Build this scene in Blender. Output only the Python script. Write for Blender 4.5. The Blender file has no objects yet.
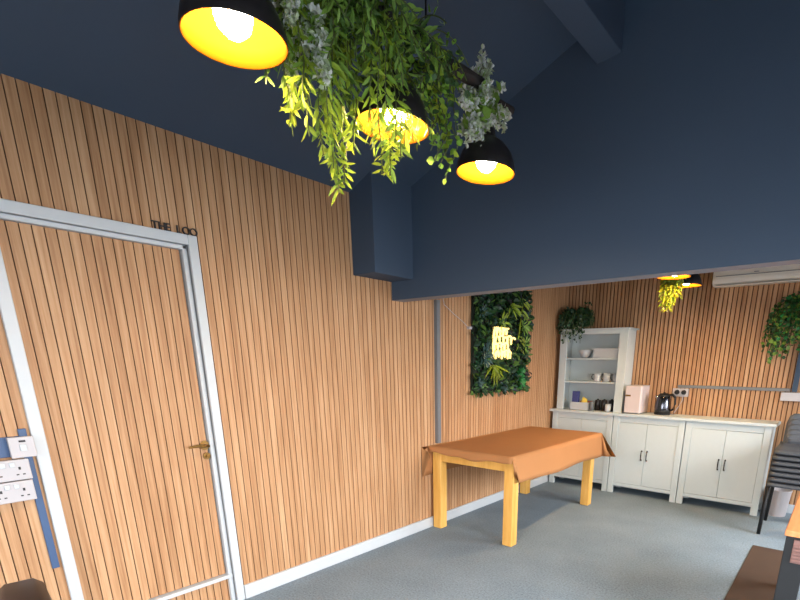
import bpy, bmesh, math, random
from mathutils import Vector, Matrix
R = math.radians
scene = bpy.context.scene
COL = scene.collection
random.seed(7)

# ------------------------------------------------------------------ materials
def s2l(c):
    return tuple(((v/255)/12.92 if v/255 <= .04045 else ((v/255+.055)/1.055)**2.4) for v in c)

def new_mat(name):
    m = bpy.data.materials.new(name); m.use_nodes = True
    nt = m.node_tree
    return m, nt, nt.nodes, nt.links, nt.nodes['Principled BSDF']

def plain(name, rgb, rough=.5, metal=0, noise=.06, nscale=25, bump=0, bscale=200, spec=.5, trans=0):
    m, nt, N, L, P = new_mat(name)
    c = s2l(rgb)
    P.inputs['Roughness'].default_value = rough
    P.inputs['Metallic'].default_value = metal
    P.inputs['Specular IOR Level'].default_value = spec
    tc = N.new('ShaderNodeTexCoord')
    nz = N.new('ShaderNodeTexNoise'); nz.inputs['Scale'].default_value = nscale; nz.inputs['Detail'].default_value = 4
    L.new(tc.outputs['Object'], nz.inputs['Vector'])
    mx = N.new('ShaderNodeMix'); mx.data_type = 'RGBA'
    mx.inputs['A'].default_value = (*[v*(1-noise) for v in c], 1)
    mx.inputs['B'].default_value = (*[min(1, v*(1+noise)) for v in c], 1)
    L.new(nz.outputs['Fac'], mx.inputs['Factor']); L.new(mx.outputs['Result'], P.inputs['Base Color'])
    if bump:
        nb = N.new('ShaderNodeTexNoise'); nb.inputs['Scale'].default_value = bscale; nb.inputs['Detail'].default_value = 3
        L.new(tc.outputs['Object'], nb.inputs['Vector'])
        b = N.new('ShaderNodeBump'); b.inputs['Strength'].default_value = bump; b.inputs['Distance'].default_value = .004
        L.new(nb.outputs['Fac'], b.inputs['Height']); L.new(b.outputs['Normal'], P.inputs['Normal'])
    if trans:
        P.inputs['Transmission Weight'].default_value = 0
        P.inputs['Subsurface Weight'].default_value = 0
    return m

def wood(name, dark, mid, light, grain=(60, 60, 2.2), rough=.5, island=.9):
    """planks: a tone of its own for every slat, grain running along z"""
    m, nt, N, L, P = new_mat(name)
    P.inputs['Roughness'].default_value = rough
    P.inputs['Specular IOR Level'].default_value = .25
    tc = N.new('ShaderNodeTexCoord'); geo = N.new('ShaderNodeNewGeometry')
    mp = N.new('ShaderNodeMapping'); mp.inputs['Scale'].default_value = grain
    ofs = N.new('ShaderNodeVectorMath'); ofs.operation = 'MULTIPLY_ADD'
    comb = N.new('ShaderNodeCombineXYZ')
    for k in 'XYZ': L.new(geo.outputs['Random Per Island'], comb.inputs[k])
    ofs.inputs[1].default_value = (37, 53, 71)
    L.new(comb.outputs[0], ofs.inputs[0]); L.new(tc.outputs['Object'], ofs.inputs[2])
    L.new(ofs.outputs[0], mp.inputs['Vector'])
    nz = N.new('ShaderNodeTexNoise'); nz.inputs['Scale'].default_value = 1; nz.inputs['Detail'].default_value = 6
    nz.inputs['Roughness'].default_value = .62
    L.new(mp.outputs[0], nz.inputs['Vector'])
    mix = N.new('ShaderNodeMath'); mix.operation = 'MULTIPLY_ADD'
    sub = N.new('ShaderNodeMath'); sub.operation = 'MULTIPLY_ADD'
    sub.inputs[1].default_value = .42*island; sub.inputs[2].default_value = -.21*island
    L.new(geo.outputs['Random Per Island'], sub.inputs[0])
    mix.inputs[1].default_value = 1.0
    L.new(nz.outputs['Fac'], mix.inputs[0]); L.new(sub.outputs[0], mix.inputs[2])
    cr = N.new('ShaderNodeValToRGB')
    e = cr.color_ramp.elements
    e[0].position = .22; e[0].color = (*s2l(dark), 1)
    e[1].position = .80; e[1].color = (*s2l(light), 1)
    k = e.new(.5); k.color = (*s2l(mid), 1)
    L.new(mix.outputs[0], cr.inputs[0]); L.new(cr.outputs[0], P.inputs['Base Color'])
    b = N.new('ShaderNodeBump'); b.inputs['Strength'].default_value = .12; b.inputs['Distance'].default_value = .002
    L.new(nz.outputs['Fac'], b.inputs['Height']); L.new(b.outputs['Normal'], P.inputs['Normal'])
    return m

def emis(name, rgb, strength):
    m, nt, N, L, P = new_mat(name)
    P.inputs['Base Color'].default_value = (*s2l(rgb), 1)
    P.inputs['Emission Color'].default_value = (*s2l(rgb), 1)
    P.inputs['Emission Strength'].default_value = strength
    return m

def leafmat(name, rgb, rough=.45, var=.25):
    m, nt, N, L, P = new_mat(name)
    c = s2l(rgb)
    geo = N.new('ShaderNodeNewGeometry')
    mx = N.new('ShaderNodeMix'); mx.data_type = 'RGBA'
    mx.inputs['A'].default_value = (*[v*(1-var) for v in c], 1)
    mx.inputs['B'].default_value = (*[min(1, v*(1+var)) for v in c], 1)
    L.new(geo.outputs['Random Per Island'], mx.inputs['Factor'])
    L.new(mx.outputs['Result'], P.inputs['Base Color'])
    P.inputs['Roughness'].default_value = rough
    tr = N.new('ShaderNodeBsdfTranslucent'); L.new(mx.outputs['Result'], tr.inputs['Color'])
    ms = N.new('ShaderNodeMixShader'); ms.inputs[0].default_value = .35
    L.new(P.outputs[0], ms.inputs[1]); L.new(tr.outputs[0], ms.inputs[2])
    L.new(ms.outputs[0], N['Material Output'].inputs['Surface'])
    return m

def carpet(name):
    m, nt, N, L, P = new_mat(name)
    P.inputs['Roughness'].default_value = .95; P.inputs['Specular IOR Level'].default_value = .1
    tc = N.new('ShaderNodeTexCoord')
    n1 = N.new('ShaderNodeTexNoise'); n1.inputs['Scale'].default_value = 75; n1.inputs['Detail'].default_value = 5
    n1.inputs['Roughness'].default_value = .75
    n2 = N.new('ShaderNodeTexNoise'); n2.inputs['Scale'].default_value = 2.2; n2.inputs['Detail'].default_value = 3
    for n in (n1, n2): L.new(tc.outputs['Object'], n.inputs['Vector'])
    ad = N.new('ShaderNodeMath'); ad.operation = 'MULTIPLY_ADD'; ad.inputs[1].default_value = .25
    L.new(n2.outputs['Fac'], ad.inputs[0]); L.new(n1.outputs['Fac'], ad.inputs[2])
    cr = N.new('ShaderNodeValToRGB'); e = cr.color_ramp.elements
    e[0].position = .40; e[0].color = (*s2l((94, 106, 116)), 1)
    e[1].position = .85; e[1].color = (*s2l((146, 160, 170)), 1)
    L.new(ad.outputs[0], cr.inputs[0]); L.new(cr.outputs[0], P.inputs['Base Color'])
    b = N.new('ShaderNodeBump'); b.inputs['Strength'].default_value = .5; b.inputs['Distance'].default_value = .004
    L.new(n1.outputs['Fac'], b.inputs['Height']); L.new(b.outputs['Normal'], P.inputs['Normal'])
    return m

def glassmat(name):
    m, nt, N, L, P = new_mat(name)
    tr = N.new('ShaderNodeBsdfTransparent'); gl = N.new('ShaderNodeBsdfGlossy'); gl.inputs['Roughness'].default_value = .02
    ms = N.new('ShaderNodeMixShader'); ms.inputs[0].default_value = .06
    L.new(tr.outputs[0], ms.inputs[1]); L.new(gl.outputs[0], ms.inputs[2])
    L.new(ms.outputs[0], N['Material Output'].inputs['Surface'])
    return m

M = {}
M['slat'] = wood('oak_slat', (150, 106, 71), (182, 138, 100), (204, 164, 126), island=.45)
M['slatback'] = plain('groove_backing_shade', (104, 68, 42), .9)  # backing of the grooves; also paints their shade onto the slat sides
M['navy'] = plain('navy_paint', (67, 81, 99), .75, noise=.04, nscale=3, spec=.25)
M['white'] = plain('white_gloss', (192, 195, 198), .4, noise=.02)
M['offwhite'] = plain('cabinet_white', (200, 207, 207), .45, noise=.02)
M['soffit'] = plain('soffit_grey', (128, 129, 136), .7)  # mid grey, lighter than the navy around it
M['plastic'] = plain('white_plastic', (184, 178, 180), .35, noise=.02)
M['carpet'] = carpet('grey_carpet')
M['pine'] = wood('pine_leg', (208, 150, 70), (226, 172, 90), (238, 194, 118), grain=(22, 22, 2.5), island=.3)
M['cloth'] = plain('tan_cloth', (174, 121, 78), .85, noise=.05, nscale=6, bump=.05, bscale=500, spec=.15)
M['black'] = plain('black_metal', (15, 15, 17), .55, noise=.1)
M['shade'] = plain('black_shade', (26, 22, 22), .45, noise=.1)
M['gold'] = plain('gold_lining', (118, 68, 3), .7, noise=.04, spec=.06)
M['bulb'] = emis('bulb_glow', (255, 222, 168), 140)
M['grey'] = plain('grey_trunking', (112, 114, 117), .5)
M['blue'] = plain('blue_trunking', (60, 84, 122), .5)
M['brass'] = plain('antique_brass', (150, 116, 66), .3, metal=.9)
M['dark'] = plain('dark_mark', (38, 34, 36), .6)
M['red'] = plain('red_neon_switch', (120, 30, 30), .4)
M['darkbrown'] = plain('brown_leather', (46, 34, 30), .45, noise=.2, nscale=60)
M['seatgrey'] = plain('graphite_plastic', (74, 76, 81), .5, noise=.05)
M['pinkish'] = plain('pale_pink_enamel', (214, 198, 196), .35, noise=.02)
M['chrome'] = plain('brushed_steel', (190, 190, 195), .22, metal=1)
M['kettle'] = plain('dark_polished_steel', (92, 92, 98), .18, metal=1)
M['jarblack'] = plain('black_glaze', (28, 24, 26), .3)
M['boxblue'] = plain('blue_carton', (64, 70, 128), .6, noise=.5, nscale=90)
M['yellow'] = plain('yellow_packet', (226, 200, 84), .6)
M['redpack'] = plain('red_packet', (168, 84, 56), .6)
M['desk'] = wood('orange_desk', (206, 128, 76), (222, 144, 92), (236, 164, 112), grain=(30, 3, 30), island=.2)
M['drawer'] = plain('brown_drawer', (128, 92, 84), .5, noise=.15)
M['mat'] = plain('brown_floor_patch', (66, 45, 29), .95, noise=.25, nscale=5, bump=.3)  # colour of the added brown floor patch, no known mat
M['branch'] = plain('dark_branch', (44, 38, 36), .8, noise=.3, bump=.3, bscale=60)
M['stem'] = plain('green_stem', (82, 92, 48), .6)
M['stembrown'] = plain('brown_stem', (74, 60, 44), .7)
M['neon'] = emis('neon_tube', (255, 218, 128), 1.0)
M['acwhite'] = plain('ac_white', (226, 220, 208), .4, noise=.02)
M['glass'] = glassmat('window_glass')
M['moss'] = plain('moss_backing', (24, 34, 22), .95, noise=.5, nscale=40, bump=.6, bscale=90)
G = {k: leafmat('leaf_'+k, c) for k, c in dict(
    willow=(132, 166, 70), willowdark=(88, 122, 54), lime=(158, 182, 60), ivy=(142, 186, 72), ivydark=(72, 104, 60),
    pale=(196, 206, 172), white=(246, 246, 236), deep=(28, 64, 40), forest=(52, 88, 46), fern=(140, 156, 34),
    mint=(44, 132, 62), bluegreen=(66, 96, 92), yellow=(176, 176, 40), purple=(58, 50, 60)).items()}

# ------------------------------------------------------------------ mesh helpers
class MB:
    def __init__(s): s.v = []; s.f = []; s.mi = []
    def add(s, vs, fs, mi=0):
        o = len(s.v); s.v += [tuple(v) for v in vs]
        s.f += [tuple(i+o for i in f) for f in fs]; s.mi += [mi]*len(fs)
        return s
    def box(s, x0, x1, y0, y1, z0, z1, mi=0):
        vs = [(x, y, z) for z in (z0, z1) for y in (y0, y1) for x in (x0, x1)]
        return s.add(vs, [(0, 2, 3, 1), (4, 5, 7, 6), (0, 1, 5, 4), (2, 6, 7, 3), (0, 4, 6, 2), (1, 3, 7, 5)], mi)
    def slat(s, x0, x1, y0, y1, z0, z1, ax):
        """a slat: oak on its face, sides darkened to paint in groove shade"""
        n = len(s.mi); s.box(x0, x1, y0, y1, z0, z1, 1)  # sides keep the dark groove colour as painted-in shade
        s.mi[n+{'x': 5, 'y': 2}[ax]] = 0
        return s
    def tube(s, path, r, n=8, mi=0, cap=True):
        P = [Vector(p) for p in path]; rr = r if isinstance(r, (list, tuple)) else [r]*len(P)
        vs = []; fs = []
        up = Vector((0, 0, 1))
        for i, p in enumerate(P):
            t = (P[min(i+1, len(P)-1)]-P[max(i-1, 0)]).normalized()
            a = t.cross(up if abs(t.z) < .95 else Vector((1, 0, 0))).normalized(); b = t.cross(a)
            for k in range(n):
                an = 2*math.pi*k/n
                vs.append(p+rr[i]*(math.cos(an)*a+math.sin(an)*b))
        for i in range(len(P)-1):
            for k in range(n):
                k2 = (k+1) % n
                fs.append((i*n+k, i*n+k2, (i+1)*n+k2, (i+1)*n+k))
        if cap:
            fs.append(tuple(range(n))[::-1]); fs.append(tuple((len(P)-1)*n+k for k in range(n)))
        return s.add(vs, fs, mi)
    def lathe(s, prof, c=(0, 0, 0), n=24, mi=0, close=False):
        vs = []; fs = []
        for r, z in prof:
            for k in range(n):
                a = 2*math.pi*k/n
                vs.append((c[0]+r*math.cos(a), c[1]+r*math.sin(a), c[2]+z))
        m = len(prof)
        for i in range(m-1):
            for k in range(n):
                k2 = (k+1) % n
                fs.append((i*n+k, i*n+k2, (i+1)*n+k2, (i+1)*n+k))
        if close:
            fs.append(tuple(range(n))[::-1]); fs.append(tuple((m-1)*n+k for k in range(n)))
        return s.add(vs, fs, mi)
    def leaf(s, p, d, nrm, L, W, mi=0, cup=.15):
        d = Vector(d).normalized(); nrm = Vector(nrm)
        side = d.cross(nrm)
        if side.length < 1e-4: side = d.cross(Vector((.3, .7, .2)))
        side.normalize(); nn = side.cross(d)
        p = Vector(p)
        vs = [p, p+d*L*.3+side*W*.42+nn*W*cup, p+d*L*.65+side*W*.40+nn*W*cup, p+d*L,
              p+d*L*.65-side*W*.40+nn*W*cup, p+d*L*.3-side*W*.42+nn*W*cup, p+d*L*.3, p+d*L*.65]
        return s.add(vs, [(0, 6, 1), (6, 7, 2, 1), (7, 3, 2), (0, 5, 6), (6, 5, 4, 7), (7, 4, 3)], mi)
    def roundleaf(s, p, d, nrm, L, mi=0):
        return s.leaf(p, d, nrm, L, L*1.05, mi, .1)
    def build(s, name, mats, parent=None, bevel=0, smooth=False, seg=2, sub=0, solid=0):
        me = bpy.data.meshes.new(name)
        o = bpy.data.objects.new(name, me); COL.objects.link(o)
        off = Vector((0, 0, 0))
        if parent is not None:
            o.parent = parent
            off = parent.location if parent.parent is None else parent.location + parent.parent.location
            # children meshes live in the coordinates of their top-level thing
        vs = [tuple(Vector(v)-off) for v in s.v]
        me.from_pydata(vs, [], s.f)
        if not isinstance(mats, (list, tuple)): mats = [mats]
        for m in mats: me.materials.append(m)
        me.polygons.foreach_set('material_index', s.mi)
        if smooth: me.polygons.foreach_set('use_smooth', [True]*len(s.f))
        me.update()
        if solid:
            md = o.modifiers.new('thick', 'SOLIDIFY'); md.thickness = solid; md.offset = 0
        if bevel:
            md = o.modifiers.new('bevel', 'BEVEL'); md.width = bevel; md.segments = seg; md.limit_method = 'ANGLE'; md.angle_limit = R(40)
        if sub:
            md = o.modifiers.new('sub', 'SUBSURF'); md.levels = sub; md.render_levels = sub
        return o

def tag(o, label, cat, group=None):
    o['label'] = label; o['category'] = cat
    if group: o['group'] = group
    return o
def thing(name, label, cat, loc=(0, 0, 0), group=None):
    o = bpy.data.objects.new(name, None); COL.objects.link(o); o.location = loc; o.empty_display_size = .05
    return tag(o, label, cat, group)
def struct(o): o['kind'] = 'structure'; return o
def copy_tree(o, loc=None, label=None):
    def rec(src, par):
        c = src.copy(); COL.objects.link(c); c.parent = par
        for ch in src.children: rec(ch, c)
        return c
    c = rec(o, None)
    if loc is not None: c.location = loc
    if label: c['label'] = label
    return c

# ------------------------------------------------------------------ camera (a lens with rise, as measured)
cam_d = bpy.data.cameras.new('camera'); cam = bpy.data.objects.new('camera', cam_d); COL.objects.link(cam)
yaw, pitch, roll = .6430, .2887, .0077
fw = Vector((-math.sin(yaw)*math.cos(pitch), math.cos(yaw)*math.cos(pitch), -math.sin(pitch)))
rt = Vector((math.cos(yaw), math.sin(yaw), 0)); up = rt.cross(fw)
rt, up = math.cos(roll)*rt+math.sin(roll)*up, -math.sin(roll)*rt+math.cos(roll)*up
mw = Matrix((rt, up, -fw)).transposed().to_4x4(); mw.translation = (2.8029, 0, 1.4539)
cam.matrix_world = mw
cam_d.sensor_width = 36; cam_d.sensor_fit = 'HORIZONTAL'
cam_d.lens = 36*488.41/800
cam_d.shift_x = (400-466.49)/800; cam_d.shift_y = (505.92-300)/800
cam_d.clip_start = .05
scene.camera = cam

# ------------------------------------------------------------------ the room
XR, Y0, YB = 4.6, -1.6, 5.75           # right wall, rear wall, back wall
ZE, SL, XM = 2.5, .382, 2.3            # eaves height, roof slope, ridge
YD0, YD1, ZD = 2.797, 2.920, 1.88      # wall above the opening
ZK = 2.6                               # ceiling of the far bay
PITCH, GAP = .042, .0042
DY0, DY1, DZ = .607, 1.350, 2.008      # door opening

def roofz(x): return ZE+SL*(x if x < XM else 2*XM-x)

mb = MB(); mb.box(-.3, XR+.3, Y0-.3, YB+.3, -.1, 0); struct(mb.build('floor', M['carpet']))

# left wall: slats with open grooves over a dark backing
mb = MB()
def slats_left(mb, y0, y1, z0, z1, xf, mi=0):
    k = math.floor((y0-.65)/PITCH)
    while .65+k*PITCH < y1:
        a = max(.65+k*PITCH+GAP/2, y0); b = min(.65+(k+1)*PITCH-GAP/2, y1); k += 1
        if b-a > .004: mb.slat(xf-.012, xf, a, b, z0, z1, 'x')
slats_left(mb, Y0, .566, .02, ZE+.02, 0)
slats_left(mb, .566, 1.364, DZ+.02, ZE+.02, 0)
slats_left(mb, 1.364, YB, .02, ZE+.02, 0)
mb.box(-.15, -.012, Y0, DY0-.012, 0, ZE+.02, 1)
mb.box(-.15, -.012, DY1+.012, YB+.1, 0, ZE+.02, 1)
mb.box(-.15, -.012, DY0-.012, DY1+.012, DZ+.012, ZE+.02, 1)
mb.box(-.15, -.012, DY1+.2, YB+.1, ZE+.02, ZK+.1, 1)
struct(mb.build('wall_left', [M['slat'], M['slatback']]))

# back wall slats
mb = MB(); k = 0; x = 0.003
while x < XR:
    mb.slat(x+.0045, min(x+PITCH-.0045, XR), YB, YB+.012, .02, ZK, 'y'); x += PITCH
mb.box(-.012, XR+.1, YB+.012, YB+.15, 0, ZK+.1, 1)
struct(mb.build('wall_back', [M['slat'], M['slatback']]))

# right wall with window openings
wins = [(-1.1, .9), (1.25, 2.55), (3.3, 5.3)]; WZ0, WZ1 = .75, 2.15
mb = MB(); ys = Y0
for a, b in wins:
    mb.box(XR, XR+.15, ys, a, 0, ZK+.1); mb.box(XR, XR+.15, a, b, 0, WZ0); mb.box(XR, XR+.15, a, b, WZ1, ZK+.1); ys = b
mb.box(XR, XR+.15, ys, YB+.1, 0, ZK+.1)
struct(mb.build('wall_right', M['navy']))
# rear wall with a wide glazed opening, gable on top
mb = MB(); GX0, GX1, GZ0, GZ1 = .9, 3.9, .3, 2.15
mb.box(-.15, GX0, Y0-.15, Y0, 0, ZE); mb.box(GX1, XR+.15, Y0-.15, Y0, 0, ZE)
mb.box(GX0, GX1, Y0-.15, Y0, 0, GZ0); mb.box(GX0, GX1, Y0-.15, Y0, GZ1, ZE)
vs = [(-.15, Y0-.15, ZE), (XR+.15, Y0-.15, ZE), (XM, Y0-.15, roofz(XM)+.1)]; vs += [(a, Y0, c) for a, b, c in vs]
mb.add(vs, [(0, 1, 2), (5, 4, 3), (0, 3, 4, 1), (1, 4, 5, 2), (2, 5, 3, 0)])
struct(mb.build('wall_rear', M['navy']))
n = 0
for a, b in wins:
    n += 1
    r = bpy.data.objects.new('window_%d' % n, None); COL.objects.link(r); struct(r); r.location = (XR+.05, (a+b)/2, WZ0)
    f = MB(); t = .05
    f.box(XR+.03, XR+.09, a, b, WZ0, WZ0+t); f.box(XR+.03, XR+.09, a, b, WZ1-t, WZ1)
    for yy in (a, (a+b)/2-t/2, b-t): f.box(XR+.03, XR+.09, yy, yy+t, WZ0+t, WZ1-t)
    f.build('window_frame', M['white'], r); g = MB(); g.box(XR+.057, XR+.063, a+t, b-t, WZ0+t, WZ1-t); g.build('window_pane', M['glass'], r)
n += 1
r = bpy.data.objects.new('window_%d' % n, None); COL.objects.link(r); struct(r); r.location = ((GX0+GX1)/2, Y0-.05, GZ0)
f = MB(); t = .05
f.box(GX0, GX1, Y0-.09, Y0-.03, GZ0, GZ0+t); f.box(GX0, GX1, Y0-.09, Y0-.03, GZ1-t, GZ1)
for xx in (GX0, GX0+1, GX0+2, GX1-t): f.box(xx, xx+t, Y0-.09, Y0-.03, GZ0+t, GZ1-t)
f.build('window_frame', M['white'], r); g = MB(); g.box(GX0+t, GX1-t, Y0-.063, Y0-.057, GZ0+t, GZ1-t); g.build('window_pane', M['glass'], r)

# pitched ceiling, purlin, wall above the opening, boxed pier
mb = MB()
for x0, x1 in ((0, XM), (XM, XR)):
    e = .16 if x0 == 0 else 0; e2 = .16 if x1 == XR else 0
    pts = [(x0-e, roofz(x0)-SL*e), (x1+e2, roofz(x1)-SL*e2)]
    vs = [(px, yy, pz+dz) for dz in (0, .1) for yy in (Y0-.15, YD1) for px, pz in pts]
    mb.add(vs, [(0, 1, 3, 2), (4, 6, 7, 5), (0, 4, 5, 1), (2, 3, 7, 6), (0, 2, 6, 4), (1, 5, 7, 3)])
struct(mb.build('ceiling', M['navy']))
mb = MB(); mb.box(-.15, XR+.15, YD1, YB+.15, ZK, ZK+.1); struct(mb.build('ceiling_far', M['navy']))
mb = MB()
mb.add([(1.513, yy, z) for yy in (Y0, YD0) for z in (2.897, 3.1)] + [(1.640, yy, z) for yy in (Y0, YD0) for z in (2.912, 3.15)],
       [(0, 1, 3, 2), (4, 6, 7, 5), (0, 2, 6, 4), (1, 5, 7, 3), (0, 4, 5, 1), (2, 3, 7, 6)])
struct(mb.build('trim_1', M['navy'], bevel=.004))
mb = MB()
vs = [(0, YD0, ZD), (XR, YD0, ZD+.03), (XR, YD0, ZE+.06), (XM, YD0, roofz(XM)+.06), (0, YD0, ZE+.06)]
vs += [(a, YD1, c) for a, b, c in vs]
mb.add(vs, [(0, 1, 2, 3, 4), (9, 8, 7, 6, 5), (1, 6, 7, 2), (2, 7, 8, 3), (3, 8, 9, 4), (4, 9, 5, 0)], 0)
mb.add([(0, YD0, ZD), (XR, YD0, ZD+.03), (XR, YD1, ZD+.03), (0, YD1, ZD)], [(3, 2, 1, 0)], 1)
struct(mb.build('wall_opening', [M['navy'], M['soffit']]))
mb = MB(); mb.box(0, .218, 2.435, YD0+.01, 2.006, 2.62); struct(mb.build('trim_2', M['navy'], bevel=.004))

# skirting
mb = MB(); mb.box(0, .016, DY1+.052, YB, 0, .09); mb.box(.016, .02, DY1+.052, YB, 0, .075)
struct(mb.build('baseboard_left', M['white'], bevel=.003))
mb = MB(); mb.box(0, XR, YB-.016, YB, 0, .09); struct(mb.build('baseboard_back', M['white'], bevel=.003))

# door
d = bpy.data.objects.new('door_1', None); COL.objects.link(d); struct(d); d.location = (0, (DY0+DY1)/2, 0)
mb = MB(); XD = -.034
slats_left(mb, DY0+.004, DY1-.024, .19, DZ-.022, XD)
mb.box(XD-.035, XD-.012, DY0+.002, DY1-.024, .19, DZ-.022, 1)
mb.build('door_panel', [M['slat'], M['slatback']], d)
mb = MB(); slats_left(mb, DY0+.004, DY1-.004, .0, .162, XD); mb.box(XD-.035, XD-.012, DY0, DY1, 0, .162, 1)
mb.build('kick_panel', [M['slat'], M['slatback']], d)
mb = MB(); mb.box(XD-.04, -.004, DY0, DY1, .163, .185); mb.build('door_sill', M['white'], d, bevel=.003)
mb = MB()
J = .047
for y0, y1, z0, z1 in ((DY0-J, DY0, 0, DZ+J), (DY1, DY1+J, 0, DZ+J), (DY0, DY1, DZ, DZ+J)):
    mb.box(-.012, .018, y0, y1, z0, z1)
mb.box(-.12, .006, DY0-.012, DY0, 0, DZ+.012); mb.box(-.12, .006, DY1, DY1+.012, 0, DZ+.012); mb.box(-.12, .006, DY0, DY1, DZ, DZ+.012)
mb.box(-.12, -.012, DY1-.022, DY1, 0, DZ); mb.box(-.12, -.012, DY0, DY1, DZ-.020, DZ)
mb.build('door_frame', M['white'], d, bevel=.004)
mb = MB()
yh, zh = 1.305, .985
mb.tube([(XD, yh, zh), (XD+.01, yh, zh)], .026, 16)
mb.tube([(XD+.008, yh, zh), (XD+.05, yh, zh), (XD+.056, yh-.02, zh+.003), (XD+.054, yh-.06, zh+.008), (XD+.05, yh-.105, zh+.004)], [.009, .009, .009, .008, .006], 10)
mb.tube([(XD, yh+.003, zh-.06), (XD+.012, yh+.003, zh-.06)], .02, 14)
mb.tube([(XD+.01, yh+.003, zh-.06), (XD+.03, yh+.003, zh-.06)], .008, 8)
mb.build('door_handle', M['brass'], d, smooth=False, bevel=.0015)

# ------------------------------------------------------------------ letters above the door
def text_mesh(ch, size, depth):
    cu = bpy.data.curves.new('t', 'FONT'); cu.body = ch; cu.size = size; cu.extrude = depth/2
    o = bpy.data.objects.new('t', cu); COL.objects.link(o)
    dg = bpy.context.evaluated_depsgraph_get(); dg.update()
    me = bpy.data.meshes.new_from_object(o.evaluated_get(dg))
    bpy.data.objects.remove(o); bpy.data.curves.remove(cu)
    return me
sign = thing('door_sign', 'small black letters spelling THE LOO standing on the white door frame', 'sign', (.010, 1.190, 2.0555))
y = 0
for ch, adv in zip('THE LOO', (.031, .033, .034, .020, .029, .038, .036)):
    if ch != ' ':
        me = text_mesh(ch, (.050), .010); me.materials.append(M['dark'])
        o = bpy.data.objects.new('letter', me); COL.objects.link(o); o.parent = sign
        o.rotation_euler = (R(90), 0, R(90)); o.location = (0, y, 0)
    y += adv*.95

# ------------------------------------------------------------------ pendant lamps
LX, LZ = 1.45, 2.203
def make_lamp(name, label, loc, zrail, group, tilt=(0, 0)):
    t = thing(name, label, 'lamp', loc, group)
    c = Vector(loc)
    m = MB(); prof = [(.122, 0), (.1225, .012), (.116, .040), (.101, .072), (.078, .100), (.050, .120), (.034, .128), (.030, .150), (.024, .168), (.008, .172)]
    m.lathe(prof, c, 40); m.lathe([(.008, .172), (.0, .172)], c, 40)
    m.build('lamp_shade', M['shade'], t, smooth=True)
    m = MB(); prof = [(.1222, .0002), (.119, .0005), (.113, .038), (.098, .069), (.075, .096), (.048, .115), (.0, .118)]
    m.lathe(prof, c, 40); m.build('shade_lining', M['gold'], t, smooth=True)
    m = MB(); m.lathe([(.0, .006), (.020, .010), (.037, .025), (.045, .050), (.040, .074), (.024, .096), (.014, .116)], c, 20)
    m.build('bulb', M['bulb'], t, smooth=True)
    m = MB(); m.tube([c+Vector((0, 0, .17)), c+Vector((0, 0, zrail-c.z))], .004, 6); m.build('cord', M['black'], t)
    t.rotation_euler = (tilt[0], tilt[1], 0)
    return t
RZ = 2.475
# the three lamps over the main room
lampA = make_lamp('pendant_lamp', 'black dome pendant lamp with gold lining, nearest and largest, beside the drooping leaves', (LX+.006, .836, LZ), RZ, 'pendant lamps on the branch')
lampB = copy_tree(lampA, (LX-.004, 1.386, LZ-.004), 'black dome pendant lamp with gold lining, half hidden by yellow-lit willow leaves')
lampC = copy_tree(lampA, (LX, 1.92, LZ), 'black dome pendant lamp with gold lining under the white flower sprays')
for l, tx, ty in ((lampA, -.0, .0), (lampB, -.05, .03), (lampC, -.05, .02)): l.rotation_euler = (tx, ty, 0)
KX, KZ = 1.57, 2.090
lampD = copy_tree(lampA, (1.592, 4.29, KZ), 'gold-lined black pendant lamp in the far bay, its rim just under the navy wall edge')
lampE = copy_tree(lampA, (1.553, 4.82, KZ), 'gold-lined black pendant lamp in the far bay, beside the air conditioner and behind trailing leaves')
for l in (lampD, lampE): l['group'] = 'pendant lamps of the far bay'; l.rotation_euler = (0, 0, 0)

def rail(name, label, x, y0, y1, z, ztop, hang):
    t = thing(name, label, 'lamp rail', (x, (y0+y1)/2, z))
    m = MB(); n = 14
    m.tube([(x+.010*math.sin(i*1.7), y0+(y1-y0)*i/n, z+.008*math.sin(i*2.3)) for i in range(n+1)], [.020+.005*math.sin(i*1.3) for i in range(n+1)], 9)
    m.build('branch', M['branch'], t, smooth=True)
    for hy in hang:
        m = MB(); m.tube([(x, hy, z+.01), (x, hy, ztop(x))], .0035, 6); m.build('hanging_wire', M['black'], t)
    return t
rail('branch_rail', 'dark branch hung on thin wires that carries the three front lamps', LX, .35, 2.12, RZ+.012, roofz, (.55, 1.555))
rail('branch_rail', 'dark branch above the far bay lamps mostly hidden by the navy wall', KX, 4.0, 5.1, KZ+.27, lambda x: ZK, (4.1, 5.0))

# ------------------------------------------------------------------ foliage
rnd = random.Random(11)
def rv(s=1): return Vector((rnd.uniform(-s, s), rnd.uniform(-s, s), rnd.uniform(-s, s)))
def strand(p0, d0, length, droop, n=16, wob=.15):
    p = Vector(p0); d = Vector(d0).normalized(); pts = [p.copy()]
    st = length/n
    for i in range(n):
        d = (d+Vector((0, 0, -droop))+rv(wob)*.5).normalized(); p = p+d*st; pts.append(p.copy())
    return pts
def willow(fo, st, pts, L=.05, W=.012, step=.012, mi=(0, 1), skip=0):
    st.tube(pts, [.0022]*len(pts), 4)
    for i in range(len(pts)-1):
        a, b = pts[i], pts[i+1]; seg = (b-a); k = max(1, int(seg.length/step))
        if i < skip: continue
        t = seg.normalized(); s = t.cross(Vector((rnd.uniform(-1, 1), rnd.uniform(-1, 1), .2))).normalized()
        for q in range(k):
            p = a+seg*(q/k)
            for sg in (-1, 1):
                dd = (s*sg*rnd.uniform(.5, 1)+t*rnd.uniform(.5, 1.0)+rv(.25)).normalized()
                fo.leaf(p, dd, rv(), L*rnd.uniform(.7, 1.15), W*rnd.uniform(.8, 1.2), rnd.choice(mi))
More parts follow.
